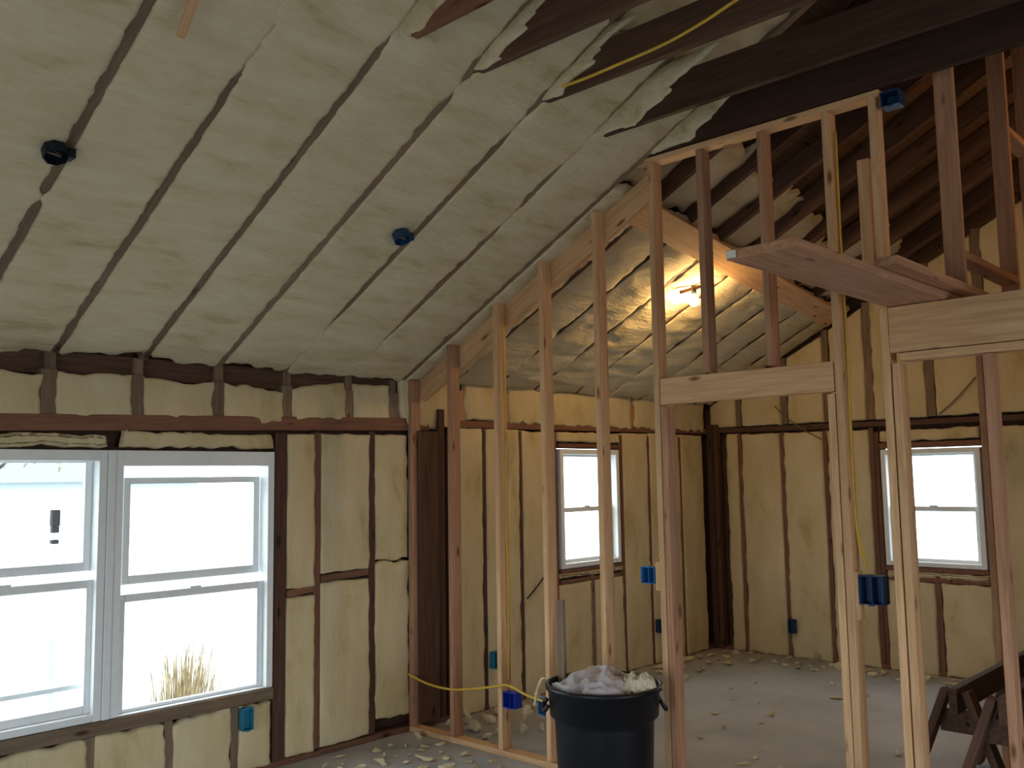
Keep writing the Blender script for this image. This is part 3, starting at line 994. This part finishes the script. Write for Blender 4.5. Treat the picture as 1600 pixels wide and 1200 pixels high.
o = tube('cable', [(5.63, YW - 0.03, 0.80), (5.72, YW - 0.05, 0.88), (5.85, YW - 0.06, 1.0), (5.95, YW - 0.04, 1.12), (6.0, YW - 0.02, 1.3)], 0.006, M['black'])
tag(o, 'short black cable looped across foam beside the small side window', 'cable')
o = tube('wire', [(XE - 0.02, 4.42, 2.45), (XE - 0.03, 4.3, 2.33), (XE - 0.03, 4.12, 2.2), (XE - 0.03, 3.98, 2.12), (XE - 0.02, 3.9, 2.07)], 0.006, M['wire'])
tag(o, 'thin brown wire slanting down the gable wall under the door header', 'wire')
o = tube('wire', [(XE - 0.02, 2.85, 2.28), (XE - 0.03, 2.72, 2.38), (XE - 0.03, 2.60, 2.50), (XE - 0.02, 2.53, 2.58)], 0.006, M['wire'])
tag(o, 'thin wire rising over the gable window to the roof', 'wire')

# ------------------------------------------------------------------ bare bulb
BC = Vector((6.05, 3.765, 3.104))
lamp = thing('light_bulb', tuple(BC), 'lit bare bulb hanging from a wire under the far roof', 'light bulb')
m, nt, b = mat('bulb_glow')
b.inputs['Base Color'].default_value = (1, 0.9, 0.7, 1)
b.inputs['Emission Color'].default_value = (1.0, 0.62, 0.25, 1)
b.inputs['Emission Strength'].default_value = 85.0
prof = [(0.001, -0.042), (0.016, -0.039), (0.030, -0.028), (0.037, -0.010), (0.036, 0.008), (0.028, 0.026), (0.018, 0.040), (0.014, 0.05)]
lathe('glass_bulb', prof, BC, m, lamp, n=24)
lathe('socket', [(0.015, 0.048), (0.022, 0.05), (0.022, 0.095), (0.012, 0.105), (0.001, 0.105)], BC, M['black'], lamp, n=16)
board('bracket', BC + Vector((-0.10, 0.06, 0.06)), BC + Vector((0.06, -0.05, 0.118)), 0.03, 0.02, (0, 0, 1), M['old'], lamp)
tube('wire', [BC + Vector((0, 0, 0.10)), BC + Vector((-0.02, 0.02, 0.2)), BC + Vector((0.0, -0.02, 0.29)), BC + Vector((0.03, -0.06, 0.33)), BC + Vector((0.0, -0.10, 0.37)), BC + Vector((-0.05, -0.07, 0.36)), BC + Vector((-0.05, -0.03, 0.31)), BC + Vector((0.0, -0.02, 0.26))], 0.006, M['wire'], lamp)

# ------------------------------------------------------------------ rubbish can and its load
CX, CY = 3.965, 3.105
can = thing('trash_can', (CX, CY, 0), 'large black plastic rubbish can stuffed with sheeting', 'trash can')
prof = [(0.001, 0.004), (0.232, 0.002), (0.24, 0.02), (0.26, 0.50), (0.262, 0.52), (0.285, 0.535), (0.293, 0.66), (0.305, 0.668), (0.308, 0.692), (0.296, 0.696), (0.286, 0.68), (0.278, 0.54), (0.253, 0.5), (0.233, 0.03), (0.001, 0.02)]
lathe('body', prof, (CX, CY, 0), M['can'], can, n=56, close=False)
for sgn in (1, -1):
    dx, dy = sgn * 0.686, -sgn * 0.728
    hx, hy = CX + dx * 0.315, CY + dy * 0.315
    tx, ty = -dy, dx
    tube('handle', [(hx + tx * .075 - dx * .02, hy + ty * .075 - dy * .02, 0.60), (hx + tx * .07, hy + ty * .07, 0.57), (hx + dx * .005, hy + dy * .005, 0.56), (hx - tx * .07, hy - ty * .07, 0.57), (hx - tx * .075 - dx * .02, hy - ty * .075 - dy * .02, 0.60)], 0.012, M['can'], can)


def crumple(name, cx, cy, z, rx, ry, hgt, seed, m, label, cat, ang=0.0, thick=0.004, drop=0.0):
    n = 44
    V, F = [], []
    gx, gy = np.meshgrid(np.linspace(-1, 1, n), np.linspace(-1, 1, n))
    r = np.sqrt(gx ** 2 + gy ** 2)
    # square to disc
    px = gx * np.sqrt(np.clip(1 - gy ** 2 / 2, 0, 1))
    py = gy * np.sqrt(np.clip(1 - gx ** 2 / 2, 0, 1))
    rad = 1 + 0.10 * vnoise(np.arctan2(py, px) * 2.2 + 5, seed, seed)
    ridge = 1 - np.abs(fbm(gx * 1.9, gy * 1.9, seed, 2))
    ridge2 = 1 - np.abs(fbm(gx * 4.5, gy * 4.5, seed + 5, 2))
    rr = np.sqrt(px ** 2 + py ** 2)
    h = hgt * (0.55 * np.cos(np.clip(rr, 0, 1) * 1.4) + 0.36 * (ridge - .5) + 0.12 * (ridge2 - .5)) - drop * np.clip(rr - 0.7, 0, 1)
    X = px * rx * rad
    Y = py * ry * rad
    ca, sa = math.cos(ang), math.sin(ang)
    for j in range(n):
        for i in range(n):
            V.append((cx + ca * X[j, i] - sa * Y[j, i], cy + sa * X[j, i] + ca * Y[j, i], z + h[j, i]))
    for j in range(n - 1):
        for i in range(n - 1):
            a = j * n + i
            F.append((a, a + 1, a + n + 1, a + n))
    o = mesh(name, V, F, m, None, smooth=False)
    s = o.modifiers.new('thickness', 'SOLIDIFY')
    s.thickness = thick
    return tag(o, label, cat)


crumple('plastic_sheet', CX - 0.01, CY + 0.0, 0.655, 0.255, 0.245, 0.16, 3, M['sheet'], 'crumpled grey plastic sheet filling the rubbish can', 'plastic sheet', drop=0.05)
crumple('paper_bag', CX + 0.055, CY - 0.185, 0.70, 0.13, 0.10, 0.09, 9, M['paper'], 'torn cream paper poking over the rim of the rubbish can', 'paper', 0.5, drop=0.12)
o = board('wood_offcut', (CX - 0.055, CY + 0.235, 0.50), (CX + 0.05, CY + 0.33, 1.09), 0.05, 0.022, (0, 1, 0), M['rafter'])
tag(o, 'brown board offcut standing up out of the rubbish can', 'offcut')
V = []
o = tube('foam_strand', [(CX - 0.22, CY + 0.215, 0.725), (CX - 0.232, CY + 0.235, 0.712), (CX - 0.238, CY + 0.262, 0.64), (CX - 0.238, CY + 0.275, 0.58)], 0.006, M['foam_scrap'])
tag(o, 'pale foam strand draped over the rim of the rubbish can', 'foam strand')


# ------------------------------------------------------------------ sawhorses
def sawhorse(xa, xb, y, ztop, label, leg_in):
    root = thing('sawhorse', ((xa + xb) / 2, y, 0), label, 'sawhorse', 'sawhorses')
    board('beam', (xa, y, ztop - 0.06), (xb, y, ztop - 0.06), 0.12, 0.04, (0, 0, 1), M['saw'], root)
    for x, s in ((xa + leg_in, -1), (xb - leg_in, 1)):
        for sy in (1, -1):
            board('leg', (x, y + sy * 0.048, ztop - 0.015), (x + s * 0.05, y + sy * 0.30, 0.022), 0.085, 0.038, (1, 0, 0), M['saw'], root)
        boxes('gusset', [(x - s * 0.055 - 0.011, x - s * 0.055 + 0.011, y - 0.105, y + 0.105, ztop - 0.235, ztop - 0.125)], M['saw'], root)
    return root


sawhorse(4.86, 6.15, 1.645, 0.71, 'dark brown sawhorse with its end towards the door opening, farther of two', 0.07)
sawhorse(4.70, 5.9, 1.375, 0.735, 'dark brown sawhorse nested against another, nearer the picture edge', 0.04)
bk = thing('bucket', (4.95, 0.98, 0), 'grey metal bucket at the picture edge behind the last stud', 'bucket')
lathe('body', [(0.001, 0.003), (0.14, 0.002), (0.175, 0.60), (0.182, 0.605), (0.182, 0.62), (0.17, 0.61), (0.135, 0.02), (0.001, 0.02)], (4.95, 0.98, 0), M['steel'], bk, n=32, close=False)
lathe('lug', [(0.001, 0.0), (0.03, 0.0), (0.03, 0.01), (0.001, 0.01)], (4.84, 1.14, 0.50), M['steel'], bk, n=14)


# ------------------------------------------------------------------ foam scraps on the floor
def chunk_mesh(seed, flat, lmax=1.9):
    rr = random.Random(seed)
    bm = bmesh.new()
    bmesh.ops.create_icosphere(bm, subdivisions=2, radius=1.0)
    lx, ly = rr.uniform(0.95, lmax), rr.uniform(.45, .9)
    dirs = [(Vector((rr.uniform(-1, 1), rr.uniform(-1, 1), rr.uniform(-1, 1))).normalized(), rr.uniform(0.2, 0.6)) for _ in range(9)]
    for v in bm.verts:
        p = v.co.copy()
        for d, lim in dirs:
            k = p.dot(d)
            if k > lim:
                p -= (k - lim) * d
        p *= 1 + 0.12 * rr.uniform(-1, 1)
        v.co = Vector((p.x * lx, p.y * ly + 0.25 * p.x * p.x, p.z * flat + 0.3 * p.x * p.y))
    zmin = min(v.co.z for v in bm.verts)
    for v in bm.verts:
        v.co.z -= zmin
    me = bpy.data.meshes.new('foam_scrap')
    bm.to_mesh(me)
    bm.free()
    me.materials.append(M['foam_scrap'])
    return me


CH = [chunk_mesh(s, f) for s, f in ((1, .35), (2, .6), (3, .25), (4, .9), (5, .45), (6, .3), (7, .7), (8, .4), (9, .55))]
CHB = [chunk_mesh(s, f, 1.15) for s, f in ((11, .8), (12, .95), (13, .7), (14, 1.1), (15, .85))]
zones = [
    # n, x0,x1, y0,y1, size range, label, group
    (48, 4.56, 5.75, 4.45, 5.08, (0.045, 0.095), 'cut foam scrap heaped along the window wall behind the partition', 'foam scraps behind the partition'),
    (16, 3.45, 4.36, 4.75, 5.08, (0.02, 0.05), 'cut foam scrap at the wall foot beside the double window', 'foam scraps by the double window'),
    (15, 3.75, 4.30, 4.1, 4.75, (0.03, 0.07), 'whitish foam scrap on the floor before the partition studs', 'foam scraps before the partition'),
    (40, 8.1, 8.45, 2.4, 5.0, (0.03, 0.08), 'foam scrap fallen along the foot of the gable wall', 'foam scraps by the gable wall'),
    (22, 5.6, 8.2, 4.6, 5.05, (0.03, 0.09), 'foam scrap lying along the far window wall', 'foam scraps by the far window wall'),
    (24, 5.0, 7.8, 2.4, 4.5, (0.02, 0.055), 'small loose foam scrap scattered on the open far floor', 'foam scraps on the far floor'),
]
placed = []
for n, x0, x1, y0, y1, (s0, s1), lab, grp in zones:
    for k in range(n):
        for tr in range(200):
            x, y = R.uniform(x0, x1), R.uniform(y0, y1)
            s = R.uniform(s0, s1)
            if all((x - px) ** 2 + (y - py) ** 2 > ((1.12 if 'heaped' in lab else 1.3) * (s + ps)) ** 2 for px, py, ps in placed) and not (4.35 - s < x < 4.55 + s and y < 5.2):
                break
        else:
            continue
        placed.append((x, y, s))
        o = bpy.data.objects.new('foam_scrap', R.choice(CHB if 'heaped' in lab else CH))
        COL.objects.link(o)
        o.location = (x, y, 0.001)
        o.scale = (s, s * R.uniform(.7, 1.1), s * R.uniform(.8, 1.3))
        o.rotation_euler = (0, 0, R.uniform(0, 6.28))
        tag(o, lab, 'foam scrap', grp)

# ------------------------------------------------------------------ outside the windows
M['ground'] = plain('pale_ground', (0.50, 0.52, 0.50), 0.9, vary=0.12, nscale=0.7)
M['road'] = plain('wet_road', (0.30, 0.38, 0.42), 0.7, vary=0.1, nscale=1)
M['straw'] = plain('dry_grass', (0.46, 0.38, 0.23), 0.9, vary=0.55, nscale=14)
M['bark'] = plain('bark', (0.06, 0.055, 0.05), 0.9, vary=0.3, nscale=8)
M['leaf'] = plain('pale_leaf', (0.20, 0.22, 0.12), 0.9, vary=0.3, nscale=8)
M['post'] = plain('dark_post', (0.02, 0.018, 0.02), 0.8, vary=0.3, nscale=8)
M['siding'] = plain('pale_siding', (0.40, 0.46, 0.50), 0.8, vary=0.05)
M['roofing'] = plain('grey_roofing', (0.16, 0.19, 0.22), 0.8, vary=0.1)
g = boxes('ground', [(-60, 80, YW + 0.3, 90, -0.5, -0.35), (XE + 0.3, 80, -60, YW + 0.3, -0.5, -0.35)], M['ground'])
structure(g, 'pale yard outside the windows')
g2 = boxes('ground', [(-60, XE + .3, -60, -4.9, -0.5, -0.35), (-60, -3.1, -4.9, YW + .3, -0.5, -0.35)], plain('gravel', (0.40, 0.38, 0.36), 0.95, vary=0.2, nscale=2))  # unseen ground; its tone is set for the light bounced indoors
structure(g2, 'pale gravel unseen behind the house, toned to bounce light indoors')
g = boxes('road', [(-60, 80, 17, 22, -0.35, -0.33)], M['road'])
structure(g, 'wet street beyond the yard')
V, F = [], []
rr = random.Random(5)
for k in range(260):
    bx_, by_ = 3.35 + rr.gauss(0, .055), 6.45 + rr.gauss(0, .06)
    hh = rr.uniform(0.65, 1.12)
    lx, ly = (bx_ - 3.35) * 0.8 + rr.uniform(-.05, .13), (by_ - 6.45) * 1.0 + rr.uniform(-.1, .1)
    w = 0.004
    i = len(V)
    V += [(bx_ - w, by_, -0.35), (bx_ + w, by_ + w, -0.35), (bx_ + lx * .5 + w, by_ + ly * .5, -0.35 + hh * .62), (bx_ + lx * .5 - w, by_ + ly * .5, -0.35 + hh * .62), (bx_ + lx, by_ + ly, -0.35 + hh)]
    F += [(i, i + 1, i + 2, i + 3), (i + 3, i + 2, i + 4)]
o = mesh('dry_grass_clump', V, F, M['straw'])
tag(o, 'clump of dry ornamental grass outside the double window', 'grass')
o = boxes('yard_post', [(3.352, 3.408, 9.0, 9.056, -0.35, 1.24)], M['siding'], bevel=0.006)
tag(o, 'slim pale yard post with a dark top outside the double window', 'post')
boxes('post_cap', [(3.345, 3.415, 8.993, 9.063, 1.40, 1.55)], M['post'], o, bevel=0.006)['label'] = 'dark top'
for za, zb_ in ((1.34, 1.398), (1.29, 1.335), (1.241, 1.275)):
    boxes('post_band', [(3.35, 3.41, 8.998, 9.058, za, zb_)], M['post'] if za != 1.29 else M['siding'], o, bevel=0.004)


def tree(x, y, h, seed, label):
    root = thing('bare_tree', (x, y, -0.35), label, 'tree')
    rr = random.Random(seed)
    tube('trunk', [(x, y, -0.35), (x + .1, y, h * .4), (x - .05, y + .1, h * .8)], 0.12, M['bark'], root, n=8)
    for k in range(9):
        a = rr.uniform(0, 6.28)
        z = h * rr.uniform(.35, .75)
        L = rr.uniform(.8, 1.8)
        tube('branch', [(x, y, z), (x + L * .5 * math.cos(a), y + L * .5 * math.sin(a), z + L * .4), (x + L * math.cos(a), y + L * math.sin(a), z + L * .9)], 0.035, M['bark'], root, n=6)
    V, F = [], []
    for k in range(500):
        a, e, r = rr.uniform(0, 6.28), rr.uniform(-.4, 1.4), rr.uniform(.6, 1.9)
        p = Vector((x + r * math.cos(a) * math.cos(e), y + r * math.sin(a) * math.cos(e), h * .75 + r * math.sin(e)))
        s = .09
        i = len(V)
        d1 = Vector((rr.uniform(-1, 1), rr.uniform(-1, 1), rr.uniform(-1, 1))) * s
        d2 = Vector((rr.uniform(-1, 1), rr.uniform(-1, 1), rr.uniform(-1, 1))) * s
        V += [p, p + d1, p + d1 + d2, p + d2]
        F.append((i, i + 1, i + 2, i + 3))
    mesh('foliage', V, F, M['leaf'], root)


tree(6.5, 21.0, 3.6, 3, 'thin leafy tree across the street, outside the double window')
hs = thing('house', (13.5, 34, -0.35), 'pale low house across the street outside the double window', 'house')
boxes('wall', [(7.5, 17.5, 33, 39, -0.35, 1.9)], M['siding'], hs)
mesh('roof', [(7.1, 32.6, 1.9), (17.9, 32.6, 1.9), (17.9, 39.4, 1.9), (7.1, 39.4, 1.9), (8.5, 36, 3.0), (16.5, 36, 3.0)], [(0, 1, 5, 4), (1, 2, 5), (2, 3, 4, 5), (3, 0, 4), (0, 3, 2, 1)], M['roofing'], hs)
